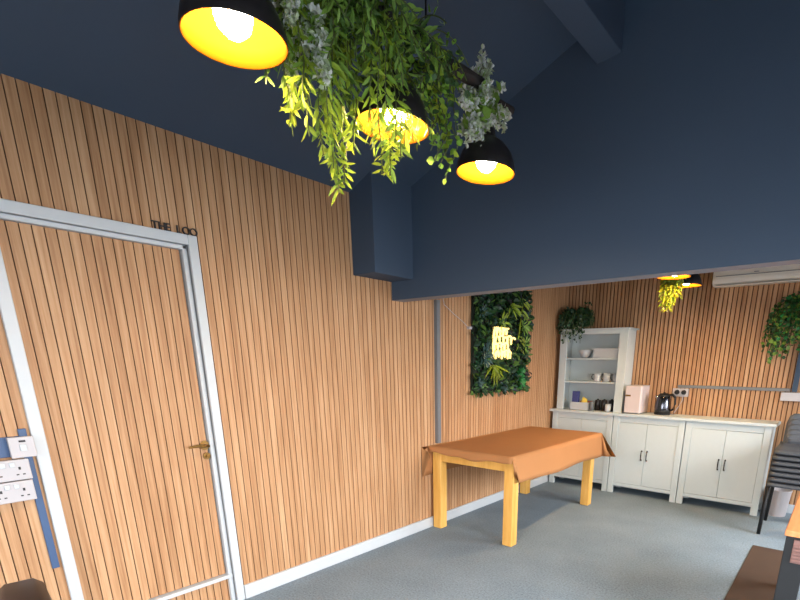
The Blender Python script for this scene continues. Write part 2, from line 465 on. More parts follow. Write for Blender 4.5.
def ivy(fo, st, pts, L=.032, step=.014, mi=(0, 1)):
    st.tube(pts, [.0022]*len(pts), 4)
    for i in range(len(pts)-1):
        a, b = pts[i], pts[i+1]; seg = b-a; k = max(1, int(seg.length/step))
        for q in range(k):
            p = a+seg*(q/k)+rv(.012)
            fo.roundleaf(p, rv()+Vector((0, 0, -.4)), rv()+Vector((.5, -.8, .5)), L*rnd.uniform(.6, 1.15), rnd.choice(mi))
def spray(fo, st, pts, mi=(0, 1, 2)):
    """a stalk with a spike of small white blossoms and a few grey-green leaves"""
    st.tube(pts, [.0022]*len(pts), 4)
    n = len(pts)-1
    for i in range(n):
        a, b = pts[i], pts[i+1]; seg = b-a
        for q in range(5):
            p = a+seg*(q/5)
            if i > n*.35:
                r = .015*(1.15-.6*i/n)
                c = p+rv(.011)
                for j in range(4): fo.leaf(c, rv(), rv(), r*1.9, r*1.5, rnd.choice(mi[:2]), .3)
            if q % 2 == 0 and i < n*.75:
                fo.roundleaf(p, rv()+Vector((0, 0, .2)), rv(), .036*rnd.uniform(.6, 1.1), mi[2])
def plant(name, label, loc, group=None):
    return thing(name, label, 'hanging plant', loc, group), MB(), MB()
def finish(t, fo, st, mats, stem='stem'):
    fo.build('foliage', mats, t); st.build('stem', M[stem], t)

GP = 'artificial plants on the lamp branch'
# 1 willow mass around the first two lamps
t, fo, st = plant('willow_plant', 'bushy green willow-leaf plant hanging from the branch between the two nearest lamps', (1.45, 1.1, RZ), GP)
for i in range(110):
    y = rnd.uniform(1.01, 1.37)
    p0 = (1.44+rnd.uniform(-.08, .08), y, RZ+rnd.uniform(-.16, .12))
    d = Vector((rnd.uniform(-.8, .8), rnd.uniform(-.5, .5), rnd.uniform(-.2, .9)))
    willow(fo, st, strand(p0, d, rnd.uniform(.14, .26), .22, 9), .042, .012, .014, (0, 0, 1))
finish(t, fo, st, [G['willow'], G['willowdark']])
# 2 long trailing strands between the first two lamps
def trail(fo, st, spots, z0=RZ, L=.052, W=.0135, mi=(0, 0, 1)):
    for x, y, zb in spots:
        n = 16; ph = x*40+y*30
        pts = [Vector((x+.022*math.sin(k*.5+ph)*k/n, y+.022*math.cos(k*.6+ph)*k/n, z0+(zb-z0)*k/n)) for k in range(n+1)]
        willow(fo, st, pts, L, W, .015, mi, skip=2)
t, fo, st = plant('trailing_willow', 'longest trailing willow strands, hanging left of the middle lamp', (1.45, 1.14, RZ), GP)
trail(fo, st, ((1.45, 1.135, 1.95), (1.46, 1.11, 2.0), (1.43, 1.10, 2.05), (1.45, 1.16, 1.98), (1.44, 1.18, 2.04), (1.47, 1.19, 2.06), (1.42, 1.14, 2.03), (1.46, 1.21, 2.11)))
finish(t, fo, st, [G['lime'], G['willow']])
t, fo, st = plant('trailing_willow', 'yellow-lit trailing willow strands hanging in front of the middle lamp', (1.54, 1.27, RZ), GP)
trail(fo, st, ((1.54, 1.235, 2.01), (1.55, 1.26, 2.0), (1.53, 1.29, 2.04), (1.55, 1.31, 2.06), (1.54, 1.34, 2.09), (1.52, 1.22, 2.08), (1.56, 1.28, 2.10)))
finish(t, fo, st, [G['lime'], G['willow']])
# 3 left strands near first lamp
t, fo, st = plant('trailing_willow', 'short trailing willow sprig just right of the nearest lamp', (1.45, 1.0, RZ), GP)
trail(fo, st, ((1.40, 1.03, 2.11), (1.42, 1.00, 2.08), (1.43, 1.01, 2.14), (1.44, 1.05, 2.07), (1.46, 1.025, 2.12)), RZ-.04)
finish(t, fo, st, [G['lime'], G['willow']])
# 4 pale flower sprigs near the first lamp
t, fo, st = plant('pale_flower_sprig', 'pale drooping flower sprig just right of the nearest lamp shade', (1.45, .96, RZ), GP)
for i in range(12):
    p0 = (1.42+rnd.uniform(-.04, .05), 1.01+rnd.uniform(-.02, .06), RZ-rnd.uniform(-.03, .10))
    spray(fo, st, strand(p0, (rnd.uniform(-.1, .2), rnd.uniform(-.1, .35), -1), rnd.uniform(.13, .2), .1, 9, .08), (0, 1, 2))
finish(t, fo, st, [G['white'], G['pale'], G['willow']])
# 5 ivy
t, fo, st = plant('ivy_plant', 'round-leaved ivy hanging between the middle and far lamps of the branch', (1.45, 1.58, RZ), GP)
for i in range(70):
    y = rnd.uniform(1.46, 1.66)
    p0 = (1.44+rnd.uniform(-.05, .05), y, RZ+rnd.uniform(-.12, .06))
    ivy(fo, st, strand(p0, (rnd.uniform(-.5, .5), rnd.uniform(-.5, .4), rnd.uniform(-.3, .6)), rnd.uniform(.10, .20), .22, 8), .026, .013, (0, 0, 1, 1, 2))
for x, y, zb in ((1.45, 1.60, 2.19), (1.46, 1.62, 2.16), (1.45, 1.65, 2.15), (1.46, 1.68, 2.12), (1.45, 1.58, 2.22), (1.44, 1.64, 2.20)):
    n = 14
    pts = [Vector((x+.02*math.sin(k*.6+x*40), y+.02*math.cos(k*.7)*k/n, RZ+(zb-RZ)*k/n)) for k in range(n+1)]
    ivy(fo, st, pts, .028, .012, (0, 0, 2))
finish(t, fo, st, [G['ivy'], G['ivydark'], G['lime']])
# 6 white blossom over the third lamp
t, fo, st = plant('white_blossom_plant', 'white blossom sprays above the lamp at the far end of the branch', (1.45, 1.88, RZ), GP)
def blossom(p0, p1, n=8, sag=.02):
    a, b = Vector(p0), Vector(p1)
    spray(fo, st, [a.lerp(b, k/n)+Vector((.006*math.sin(k*2), .006*math.cos(k*1.7), -sag*math.sin(math.pi*k/n)*0)) for k in range(n+1)], (0, 1, 2))
C0 = Vector((1.45, 1.87, 2.41))
for dx, dy, dz in ((.0, .02, .20), (.02, .04, .16), (-.02, -.02, .14), (.01, .12, .05), (.03, .17, .03), (0, .19, .06), (.02, .14, -.02), (0, -.12, .02), (.02, -.15, -.03),
                   (-.02, -.10, -.10), (.02, -.11, -.14), (.03, -.04, -.14), (.0, .05, -.10), (.04, .09, .10), (-.03, .10, .08), (.05, -.02, .08), (.05, .02, -.05), (-.03, -.08, .09)):
    blossom(C0+rv(.015), C0+Vector((dx, dy, dz)))
for i in range(14): fo.roundleaf(C0+rv(.07), rv(), rv(), .045, 2)
finish(t, fo, st, [G['white'], G['pale'], G['willow']], 'stembrown')
# far bay foliage
t, fo, st = plant('trailing_willow', 'yellow-lit trailing leaves hanging at the far bay lamps', (KX, 4.5, KZ+.27))
for i in range(20):
    q = rnd.random(); x = 1.40+.21*q+rnd.uniform(-.02, .02); y = 4.56+rnd.uniform(-.04, .06); zb = 1.87+.20*max(0, q-.45)+rnd.uniform(-.01, .06)
    n = 12; z0 = KZ+.10
    pts = [Vector((x+(.10*(.45-q))*k/n+.02*math.sin(k*.5+x*40)*k/n, y+.02*math.cos(k*.6+y*30)*k/n, z0+(zb-z0)*k/n)) for k in range(n+1)]
    willow(fo, st, pts, .06, .018, .02, (0, 0, 1), skip=0)
st.tube([(1.5, 4.56, KZ+.27), (1.5, 4.56, KZ+.08)], .006, 6); st.tube([(KX, 4.56, KZ+.275), (1.5, 4.56, KZ+.265)], .006, 6)
finish(t, fo, st, [G['yellow'], G['lime']])

# potted trailing plants of the far bay
def pot(t, c, r, h, mat):
    m = MB(); m.lathe([(r*.75, 0), (r, h), (r*.9, h), (r*.68, .01)], c, 18, close=True); m.build('pot', mat, t, smooth=False)
t, fo, st = plant('trailing_plant', 'dark green trailing plant on the top left corner of the white hutch', (.19, 5.60, 1.811))
pot(t, (.19, 5.60, 1.811), .075, .11, M['dark'])
for i in range(130):
    a = rnd.uniform(0, 6.28); p0 = (.20+.07*math.cos(a), 5.58+.06*math.sin(a), 1.93+rnd.uniform(0, .10))
    d = Vector((math.cos(a)*.5, math.sin(a)*.4-.3, rnd.uniform(-.2, .8)))
    ivy(fo, st, strand(p0, d, rnd.uniform(.12, .26), .34, 10, .25), .034, .017, (0, 0, 1, 1))
for i in range(16):
    ivy(fo, st, [Vector((.08+.016*i+.01*math.sin(k+i), 5.50-.045*min(1, k/3), 1.95-(.20+.09*((i*5) % 4)/3)*k/9)) for k in range(10)], .030, .016, (2, 1, 1, 0))
for v in range(len(fo.v)):
    x, y, z = fo.v[v]
    fo.v[v] = (min(max(x, .012), .37), min(y, YB-.01) if z > 1.84 else min(y, 5.432), z)
finish(t, fo, st, [G['deep'], G['forest'], G['pale']])
t, fo, st = plant('trailing_plant', 'leafy green trailing plant hung high on the back wall above the stacked chairs', (2.37, 5.66, 1.90))
pot(t, (2.37, 5.66, 1.90), .075, .11, M['dark'])
for i in range(120):
    a = rnd.uniform(0, 6.28); p0 = (2.37+.06*math.cos(a), 5.66+.04*math.sin(a), 1.98+rnd.uniform(0, .05))
    d = Vector((math.cos(a)*.5, math.sin(a)*.4-.3, rnd.uniform(-.2, .5)))
    ivy(fo, st, strand(p0, d, rnd.uniform(.14, .60), .42, 12, .2), .036, .017, (0, 0, 1, 2))
for v in range(len(fo.v)):
    x, y, z = fo.v[v]; fo.v[v] = (x, min(y, YB-.01), z)
finish(t, fo, st, [G['forest'], G['mint'], G['willow']])

# ------------------------------------------------------------------ moss picture and neon sign
MY0, MY1, MZ0, MZ1 = 3.775, 4.765, 1.150, 2.14
t = thing('moss_panel', 'tall artificial greenery panel of mixed leaves on the slatted wall', 'wall art', (0, (MY0+MY1)/2, MZ0))
m = MB(); m.box(.001, .028, MY0+.01, MY1-.01, MZ0+.01, MZ1-.01); m.build('backing', M['moss'], t)
fo = MB()
for i in range(1500):
    y = rnd.uniform(MY0, MY1); z = rnd.uniform(MZ0, MZ1); p = Vector((.028+rnd.uniform(0, .012), y, z))
    d = Vector((rnd.uniform(.1, .9), rnd.uniform(-1, 1), rnd.uniform(-1, .8)))
    L = rnd.uniform(.035, .085)
    zone = math.sin(y*9+z*5)+math.sin(z*11-y*4)
    mi = rnd.choice((0, 0, 1, 1, 2)) if zone < .3 else rnd.choice((1, 1, 2, 3, 0))
    if rnd.random() < .05: mi = 4
    fo.leaf(p, d, (1, 0, .3), L, L*rnd.choice((.35, .5, .8)), mi)
fo.build('foliage', [G['deep'], G['forest'], G['willowdark'], G['bluegreen'], G['purple']], t)
fo = MB()
def rosette(fo, y, z, n, L, W, mi, up=.0, spread=1.0):
    for k in range(n):
        a = 2*math.pi*k/n+rnd.uniform(-.2, .2)
        fo.leaf((.045, y, z), (rnd.uniform(.25, .6), math.cos(a)*spread, math.sin(a)*spread+up), (1, 0, 0), L*rnd.uniform(.8, 1.1), W, mi, .2)
for k in range(22):
    a = R(-160+140*k/21)
    fo.leaf((.06, 4.08+rnd.uniform(-.04, .04), 1.42), (rnd.uniform(.1, .3), math.cos(a)*.9, math.sin(a)), (1, 0, 0), rnd.uniform(.16, .24), .024, 0)
for k in range(14):
    z = 2.06-.035*k
    fo.leaf((.055, 4.60-.006*k, z), (.3, rnd.choice((-1, 1))*.7, -.7), (1, 0, 0), .13, .035, 0 if k % 3 else 1)
for k in range(10): fo.leaf((.06, 4.35, 1.98), (.3, rnd.uniform(-1, 1), rnd.uniform(-1, .2)), (1, 0, 0), .16, .03, 1)
rosette(fo, 3.95, 1.46, 12, .09, .02, 5); rosette(fo, 4.02, 1.53, 12, .08, .02, 5); rosette(fo, 4.62, 1.80, 10, .12, .04, 2); rosette(fo, 4.08, 1.60, 14, .10, .03, 2); rosette(fo, 3.92, 1.50, 16, .13, .035, 3); rosette(fo, 3.98, 1.56, 12, .11, .03, 3)
rosette(fo, 4.58, 1.32, 14, .10, .05, 4); rosette(fo, 4.60, 1.24, 10, .09, .05, 4)
rosette(fo, 4.30, 1.20, 12, .07, .02, 3); rosette(fo, 3.86, 1.26, 12, .07, .02, 3); rosette(fo, 4.66, 2.04, 8, .05, .02, 3); rosette(fo, 3.88, 1.88, 12, .09, .02, 3)
rosette(fo, 4.66, 1.62, 12, .11, .03, 2); rosette(fo, 4.22, 1.82, 10, .13, .03, 1)
fo.build('accent_leaves', [G['fern'], G['lime'], G['willow'], G['bluegreen'], G['mint'], G['pale']], t)
t = thing('neon_sign', 'glowing warm-white neon script sign mounted on the greenery panel', 'neon sign', (.075, 4.21, 1.47))
m = MB(); m.box(.070, .074, 4.03, 4.41, 1.47, 1.77); m.box(.029, .070, 4.20, 4.215, 1.60, 1.615); m.build('clear_backboard', M['glass'], t)
m = MB()
def scrib(y0, y1, z, h, loops, ph):
    n = loops*12; pts = []
    for i in range(n+1):
        u = i/n; a = u*loops*2*math.pi+ph
        pts.append((.080+.006*math.sin(a*2), y0+(y1-y0)*u+h*.30*math.sin(a), z+h*.5*math.cos(a)*(1 if math.sin(a*.5+ph) > -.4 else .6)))
    m.tube(pts, (.0105), 6)
scrib(4.07, 4.29, 1.725, .070, 4, .3); scrib(4.05, 4.40, 1.655, .070, 5, 1.1); scrib(4.05, 4.28, 1.590, .070, 4, 2.0); scrib(4.06, 4.33, 1.518, .075, 5, .7)
m.tube([(.08, 4.06, 1.76), (.08, 4.045, 1.70), (.08, 4.04, 1.62), (.08, 4.04, 1.50)], (.0105), 6)
m.tube([(.08, 4.30, 1.57), (.08, 4.35, 1.53), (.08, 4.34, 1.48)], (.0105), 6)
m.build('neon_tube', M['neon'], t, smooth=True)
# its cable
t = thing('neon_cable', 'thin white cable running down the slatted wall to the greenery panel', 'cable', (.006, 3.56, 1.83))
m = MB(); m.tube([(.006, 3.36, 2.02), (.006, 3.40, 1.905), (.006, 3.52, 1.845), (.006, 3.66, 1.785), (.006, 3.745, 1.738)], .0026, 6); m.build('cord', M['plastic'], t)
m = MB(); m.box(0, .03, 3.725, 3.768, 1.727, 1.749); m.build('plug', M['plastic'], t, bevel=.003)

# ------------------------------------------------------------------ trunking, sockets
m = MB(); m.box(0, .034, 3.272, 3.316, .757, 1.93); m.box(.034, .038, 3.277, 3.311, .757, 1.925)
tag(m.build('cable_trunking', M['grey'], bevel=.002), 'vertical grey cable trunking on the slatted wall behind the table', 'trunking')
m = MB(); m.box(1.36, 2.395, YB-.022, YB, 1.192, 1.222); tag(m.build('cable_trunking', M['grey'], bevel=.002), 'thin horizontal grey cable trunking above the white cabinets', 'trunking')
m = MB(); m.box(2.405, 2.45, YB-.03, YB, 1.19, 2.15); tag(m.build('cable_trunking', M['navy'], bevel=.002), 'upright dark trunking on the back wall below the leafy plant', 'trunking')
m = MB(); m.box(0, .012, .520, .548, .512, 1.16); m.box(0, .012, .38, .520, 1.045, 1.13)
tag(m.build('cable_trunking', M['blue'], bevel=.002), 'blue strip of trunking running down beside the white door frame', 'trunking')

def plate(name, label, cat, y0, y1, z0, z1, d):
    t = thing(name, label, cat, (0.0, (y0+y1)/2, z0)); x0 = .0125
    m = MB(); m.box(x0, x0+d*.75, y0+.002, y1-.002, z0+.002, z1-.002); m.box(x0+d*.75, x0+d, y0, y1, z0, z1); m.build('face_plate', M['plastic'], t, bevel=.003)
    return t, x0+d
t, xf = plate('fused_switch', 'single white switch plate above the two double sockets by the door frame', 'switch', .474, .560, 1.042, 1.130, .032)
m = MB(); m.box(xf, xf+.006, .507, .529, 1.070, 1.098); m.build('rocker', M['white'], t, bevel=.002)
m = MB(); m.box(xf, xf+.002, .508, .530, 1.108, 1.116); m.build('indicator', M['dark'], t)
def dsock(y0, z0, label):
    t, xf = plate('double_socket', label, 'socket', y0, y0+.147, z0, z0+.088, .036)
    for c in (y0+.036, y0+.111):
        s = -1 if c < y0+.07 else 1
        m = MB(); m.box(xf, xf+.001, c-.004, c+.004, z0+.045, z0+.057); m.box(xf, xf+.001, c-.015, c-.006, z0+.022, z0+.027); m.box(xf, xf+.001, c+.006, c+.015, z0+.022, z0+.027)
        m.build('pin_holes', M['dark'], t)
    for c in (y0+.058, y0+.089):
        m = MB(); m.box(xf, xf+.006, c-.009, c+.009, z0+.058, z0+.078); m.build('rocker', M['white'], t, bevel=.002)
    return t
dsock(.378, .949, 'double white wall socket directly under the single switch')
dsock(.375, .857, 'lower double white wall socket beside the blue strip')
# socket on the back wall with two black plugs
t = thing('double_socket', 'double socket with two black plugs on the back wall above the kettle', 'socket', (1.395, YB, 1.10))
m = MB(); m.box(1.315, 1.475, YB-.03, YB, 1.10, 1.185); m.build('face_plate', M['plastic'], t, bevel=.003)
for c in (1.362, 1.432):
    m = MB(); m.tube([(c, YB-.03, 1.145), (c, YB-.06, 1.145)], [.026, .020], 14); m.build('plug', M['black'], t)
m = MB(); m.tube([(1.432, YB-.05, 1.125), (1.43, YB-.04, 1.06), (1.39, YB-.03, .98), (1.36, YB-.04, .925)], .004, 6); m.build('cord', M['plastic'], t)
m = MB(); m.box(2.325, 2.52, YB-.04, YB, 1.105, 1.185); tag(m.build('socket_box', M['plastic'], bevel=.004), 'plain white box on the back wall above the stacked chairs', 'socket')

# air conditioner
t = thing('air_conditioner', 'white wall-mounted air conditioner high on the back wall', 'air conditioner', (2.05, 5.65, 2.165))
m = MB(); x0, x1 = 1.60, 2.42
sec = [(YB, 2.17), (5.60, 2.165), (5.555, 2.185), (5.545, 2.22), (5.545, 2.44), (5.57, 2.45), (YB, 2.45)]
vs = [(x, yy, z) for x in (x0, x1) for yy, z in sec]; k = len(sec)
m.add(vs, [tuple(range(k)), tuple(range(2*k-1, k-1, -1))]+[(i, k+i, k+(i+1) % k, (i+1) % k) for i in range(k)])
m.build('housing', M['acwhite'], t, bevel=.008)
m = MB(); m.box(x0+.03, x1-.03, 5.538, 5.546, 2.245, 2.25); m.box(x0+.35, x0+.39, 5.541, 5.546, 2.262, 2.268); m.build('vent_line', M['grey'], t)
m = MB(); m.box(x0+.03, x1-.03, 5.545, 5.60, 2.158, 2.168); m.build('flap', M['acwhite'], t, bevel=.003)

# ------------------------------------------------------------------ dining table and cloth
TX0, TX1, TY0, TY1, TZ = .030, .872, 3.165, 4.90, .742
t = thing('dining_table', 'pine dining table with square legs against the slatted wall', 'table', ((TX0+TX1)/2, (TY0+TY1)/2, 0))
m = MB(); m.box(TX0, TX1, TY0, TY1, .705, TZ); m.build('tabletop', M['pine'], t, bevel=.003)
m = MB(); m.box(TX0+.03, TX1-.03, TY0+.045, TY0+.067, .615, .705); m.box(TX0+.03, TX1-.03, TY1-.13, TY1-.108, .615, .705)
m.box(TX0+.03, TX0+.052, TY0+.067, TY1-.13, .615, .705); m.box(TX1-.052, TX1-.03, TY0+.067, TY1-.13, .615, .705); m.build('apron', M['pine'], t, bevel=.002)
for lx in (TX0+.005, TX1-.095):
    for ly in (TY0+.030, TY1-.19):
        m = MB(); m.box(lx, lx+.088, ly, ly+.088, 0, .706); m.build('leg', M['pine'], t, bevel=.006, seg=3)
# cloth
m = MB(); zt = TZ+.004
nx, ny = 22, 44
def top(u, v): return (TX0-.008+(TX1-TX0+.014)*u, TY0-.004+(TY1-TY0+.01)*v, zt+.0012*math.sin(u*9+v*4)*math.sin(v*17))
vs = [top(i/nx, j/ny) for j in range(ny+1) for i in range(nx+1)]
fs = [(j*(nx+1)+i, j*(nx+1)+i+1, (j+1)*(nx+1)+i+1, (j+1)*(nx+1)+i) for j in range(ny) for i in range(nx)]
def drop(edge, bottom, rows=5):
    """hang a strip from the given top row down to the bottom curve"""
    base = len(vs); n = len(edge)
    for r in range(1, rows+1):
        for k in range(n):
            a = Vector(vs[edge[k]]); b = Vector(bottom(k/(n-1))); u = r/rows
            p = a.lerp(b, u); 
            vs.append(tuple(p))
    for r in range(rows):
        for k in range(n-1):
            g = lambda rr, kk: edge[kk] if rr == 0 else base+(rr-1)*n+kk
            fs.append((g(r, k), g(r+1, k), g(r+1, k+1), g(r, k+1)))
W1 = nx+1
near = [i for i in range(W1)]; far = [ny*W1+i for i in range(W1)]
right = [j*W1+nx for j in range(ny+1)]; left = [j*W1 for j in range(ny+1)]
drop(near, lambda u: (TX0-.008+(TX1-TX0+.014)*u, TY0-.016-.004*math.sin(u*14), .688+.010*math.sin(u*7+1)+.006*math.sin(u*19)), 3)
drop(right, lambda v: (TX1+.034+.018*math.sin(v*5.5)+.0*v, TY0+.05+(4.925-TY0-.05)*v, .540-.035*v+.006*math.sin(v*12)), 6)
drop(far, lambda u: (TX0+(TX1-TX0+.09*u)*u, TY1+.03+.01*math.sin(u*9), .52-.01*math.sin(u*8)), 4)
drop(left, lambda v: (.008+.006*math.sin(v*20)**2, 3.088+(4.92-3.088)*v, .485+.01*math.sin(v*9)), 4)
# folded corners
b = len(vs)
vs += [(TX1+.012, TY0-.012, .70), (TX1+.010, TY0+.012, .585)]
m.add(vs, fs)
c0 = top(1, 0)
m.add([c0, (TX1+.014, TY0-.014, .694), (TX1+.036, TY0+.05, .545), (TX1-.005, TY0+.035, .60)], [(0, 1, 2), (1, 3, 2)])
c1 = top(0, 0)
m.add([c1, (.006, 3.088, zt-.004), (.008, 3.088, .485), (TX0-.004, TY0-.002, .62), (TX0-.006, TY0-.016, .69)], [(0, 1, 2, 3), (0, 3, 4), (0, 4, 1)])
c2 = top(1, 1)
m.add([c2, (TX1+.034+.018*math.sin(5.5), 4.925, .502), (1.020, 4.985, .500), (TX1+.05, TY1+.035, .515)], [(0, 1, 2), (0, 2, 3)])
o = m.build('tablecloth', M['cloth'], smooth=True, solid=.002); tag(o, 'tan brown tablecloth draped over the pine table', 'tablecloth')

# ------------------------------------------------------------------ white sideboard units, worktop and hutch
CF = 5.413; ZT = .878
def cupboard(x0, x1, label):
    t = thing('cupboard', label, 'cupboard', ((x0+x1)/2, 5.57, 0), 'white base cupboards')
    pw = .062
    m = MB()
    for a in (x0, x1-pw): m.box(a, a+pw, CF, CF+.04, 0, ZT); m.box(a, a+pw, YB-.06, YB-.02, 0, ZT)
    m.box(x0+pw, x1-pw, CF+.006, CF+.03, .812, ZT); m.box(x0+pw, x1-pw, CF+.006, CF+.03, .085, .122)
    m.box(x0+.006, x0+.024, CF+.04, YB-.06, .085, ZT); m.box(x1-.024, x1-.006, CF+.04, YB-.06, .085, ZT)
    m.box(x0+.024, x1-.024, CF+.03, YB-.04, .090, .105); m.box(x0+.024, x1-.024, YB-.04, YB-.03, .09, ZT)
    m.build('carcass', M['offwhite'], t, bevel=.0025)
    mid = (x0+x1)/2
    for a, b2, s in ((x0+pw+.002, mid-.0015, 1), (mid+.0015, x1-pw-.002, -1)):
        fr = .05
        m = MB(); m.box(a, b2, CF+.007, CF+.026, .125, .809)
        dr = m.build('cabinet_door', M['offwhite'], t, bevel=.0015)
        hx = (b2-.028) if s > 0 else (a+.028)
        h = MB(); zc = .470
        h.tube([(hx, CF-.018, zc-.055), (hx, CF-.024, zc), (hx, CF-.018, zc+.055)], [.004, .006, .004], 8)
        for zz in (zc-.05, zc+.05):
            h.tube([(hx, CF+.007, zz), (hx, CF-.019, zz)], .004, 8); h.tube([(hx, CF+.006, zz-.012), (hx, CF+.004, zz)], .007, 6)
        hb = h.build('handle', M['dark'], dr, smooth=True)
        hb['label'] = 'dark iron bar handle'
    return t
cupboard(.042, .790, 'white two-door cupboard in the corner behind the table, under the hutch')
cupboard(.798, 1.560, 'white two-door cupboard in the middle, below the pale pink fridge and kettle')
cupboard(1.568, 2.335, 'white two-door cupboard at the right end beside the stacked chairs')
m = MB(); m.box(.004, 2.367, CF-.022, YB-.004, ZT+.001, .908); tag(m.build('worktop', M['offwhite'], bevel=.004), 'long pale worktop running over the three white cupboards', 'worktop')

HX0, HX1, HY, HZ0, HZ1 = .062, .850, 5.462, .909, 1.795
t = thing('hutch', 'tall white open shelf hutch standing on the worktop', 'shelf unit', ((HX0+HX1)/2, 5.6, HZ0))
m = MB()
for a, b2 in ((HX0, HX0+.085), (HX1-.085, HX1)):
    pass
m = MB(); m.box(HX0, HX0+.085, HY, HY+.022, HZ0, HZ1); m.box(HX0, HX0+.02, HY+.022, YB-.015, HZ0, HZ1); m.build('side_panel', M['offwhite'], t, bevel=.0025)
m = MB(); m.box(HX1-.085, HX1+.008, HY, HY+.022, HZ0, HZ1); m.box(HX1-.02, HX1, HY+.022, YB-.015, HZ0, HZ1); m.build('side_panel', M['offwhite'], t, bevel=.0025)
m = MB(); m.box(HX0+.02, HX1-.02, YB-.015, YB-.005, HZ0, HZ1); m.build('back_panel', M['offwhite'], t)
m = MB(); m.box(HX0-.012, HX1+.026, HY-.022, YB-.005, HZ1, HZ1+.015); m.box(HX0+.085, HX1-.085, HY+.002, HY+.02, HZ1-.045, HZ1); m.build('cornice', M['offwhite'], t, bevel=.003)
S1, S2 = 1.495, 1.236
for z in (S1, S2):
    m = MB(); m.box(HX0+.02, HX1-.02, HY+.024, YB-.016, z-.018, z); m.build('shelf', M['offwhite'], t, bevel=.002)

# things on the hutch
def on(x, y, z): return Vector((x, y, z))
t = thing('storage_tray', 'long white tray on the top shelf of the hutch', 'tray', (.60, 5.60, S1+.001))
m = MB(); z0 = S1+.001; a = (.455, .765, 5.51, 5.70)
m.box(a[0], a[1], a[2], a[2]+.006, z0, z0+.105); m.box(a[0], a[1], a[3]-.006, a[3], z0, z0+.105); m.box(a[0], a[0]+.006, a[2]+.006, a[3]-.006, z0, z0+.105)
m.box(a[1]-.006, a[1], a[2]+.006, a[3]-.006, z0, z0+.105); m.box(a[0]+.006, a[1]-.006, a[2]+.006, a[3]-.006, z0, z0+.006); m.build('tray_body', M['white'], t, bevel=.002)
m = MB(); m.box(a[0]-.006, a[1]+.006, a[2]-.006, a[2], z0+.088, z0+.105); m.build('rim', M['white'], t, bevel=.002)
m = MB(); m.lathe([(.0, 0), (.035, 0), (.05, .02), (.075, .06), (.082, .09), (.078, .09), (.07, .06), (.045, .024), (.0, .014)], (.33, 5.58, S1+.001), 24)
tag(m.build('bowl', M['white'], smooth=True), 'white bowl on the top shelf of the hutch left of the tray', 'bowl')
def mug(x, y, z, label, group, r=.042, h=.092, ang=200, mat='white'):
    t = thing('mug', label, 'mug', (x, y, z), group)
    m = MB(); m.lathe([(0, 0), (r*.85, 0), (r, .008), (r, h), (r*.9, h), (r*.88, .012), (0, .01)], (x, y, z), 20); m.build('cup', M[mat], t, smooth=True)
    ca, sa = math.cos(R(ang)), math.sin(R(ang)); m = MB()
    m.tube([(x+ca*(r-.004+q), y+sa*(r-.004+q), z+h*zz) for q, zz in ((0, .82), (.018, .84), (.03, .6), (.026, .36), (0, .2))], .006, 6)
    hm = m.build('handle', M['seatgrey' if mat == 'white' else mat], t, smooth=True)
    return t
mg = mug(.512, 5.56, S2+.001, 'white mug on the middle shelf of the hutch, leftmost of three', 'white mugs on the hutch')
copy_tree(mg, (.622, 5.56, S2+.001), 'white mug on the middle shelf of the hutch, between two other mugs')
copy_tree(mg, (.732, 5.57, S2+.001), 'white mug on the middle shelf of the hutch, half hidden by the right upright')
m = MB(); m.lathe([(0, 0), (.028, 0), (.034, .085), (.031, .085), (.026, .006), (0, .006)], (.40, 5.60, S2+.001), 18)
tag(m.build('drinking_glass', M['glass'], smooth=True), 'clear drinking glass left of the mugs on the hutch', 'glass')
ZC = .9095
t = thing('storage_basket', 'low white basket of packets at the foot of the hutch', 'basket', (.36, 5.56, ZC))
m = MB(); a = (.225, .455, 5.478, 5.66); z0 = ZC
m.box(a[0], a[1], a[2], a[2]+.006, z0, z0+.088); m.box(a[0], a[1], a[3]-.006, a[3], z0, z0+.088); m.box(a[0], a[0]+.006, a[2], a[3], z0, z0+.088); m.box(a[1]-.006, a[1], a[2], a[3], z0, z0+.088); m.box(a[0], a[1], a[2], a[3], z0, z0+.006)
m.build('basket_body', M['white'], t, bevel=.002)
m = MB(); m.box(.240, .315, 5.50, 5.545, z0+.0065, z0+.21); tag(m.build('tea_carton', M['boxblue'], bevel=.002), 'blue patterned carton standing in the white basket', 'carton')
m = MB(); m.box(.322, .446, 5.55, 5.63, z0+.0065, z0+.100); tag(m.build('snack_box', M['redpack'], bevel=.002), 'red brown packet lying in the white basket', 'packet')
m = MB()
m.add([(.335, 5.50, z0+.0065), (.44, 5.50, z0+.0065), (.425, 5.50, z0+.125), (.375, 5.50, z0+.15), (.335, 5.535, z0+.0065), (.44, 5.535, z0+.0065), (.425, 5.52, z0+.125), (.375, 5.52, z0+.15)],
      [(0, 1, 2, 3), (7, 6, 5, 4), (0, 4, 5, 1), (1, 5, 6, 2), (2, 6, 7, 3), (3, 7, 4, 0)])
tag(m.build('snack_packet', M['yellow'], bevel=.003), 'yellow packet sticking up from the white basket', 'packet')
def canister(x, y, r, h, label):
    t = thing('canister', label, 'canister', (x, y, ZC), 'black jars at the foot of the hutch')
    m = MB(); m.lathe([(0, 0), (r, 0), (r, h*.85), (r*.92, h*.88)], (x, y, ZC), 18); m.build('jar_body', M['jarblack'], t, smooth=True)
    m = MB(); m.lathe([(r*.92, h*.88), (r*.96, h*.9), (r*.9, h*.96), (.012, h*.98), (.012, h*1.06), (0, h*1.07)], (x, y, ZC), 18); m.build('lid', M['jarblack'], t, smooth=True)
    return t
canister(.535, 5.57, .034, .125, 'black lidded jar next to the white basket on the worktop')
canister(.612, 5.57, .034, .125, 'black lidded jar in the middle of the row of three black jars')
canister(.690, 5.60, .034, .125, 'black lidded jar behind the small white cup, beside the right upright of the hutch')
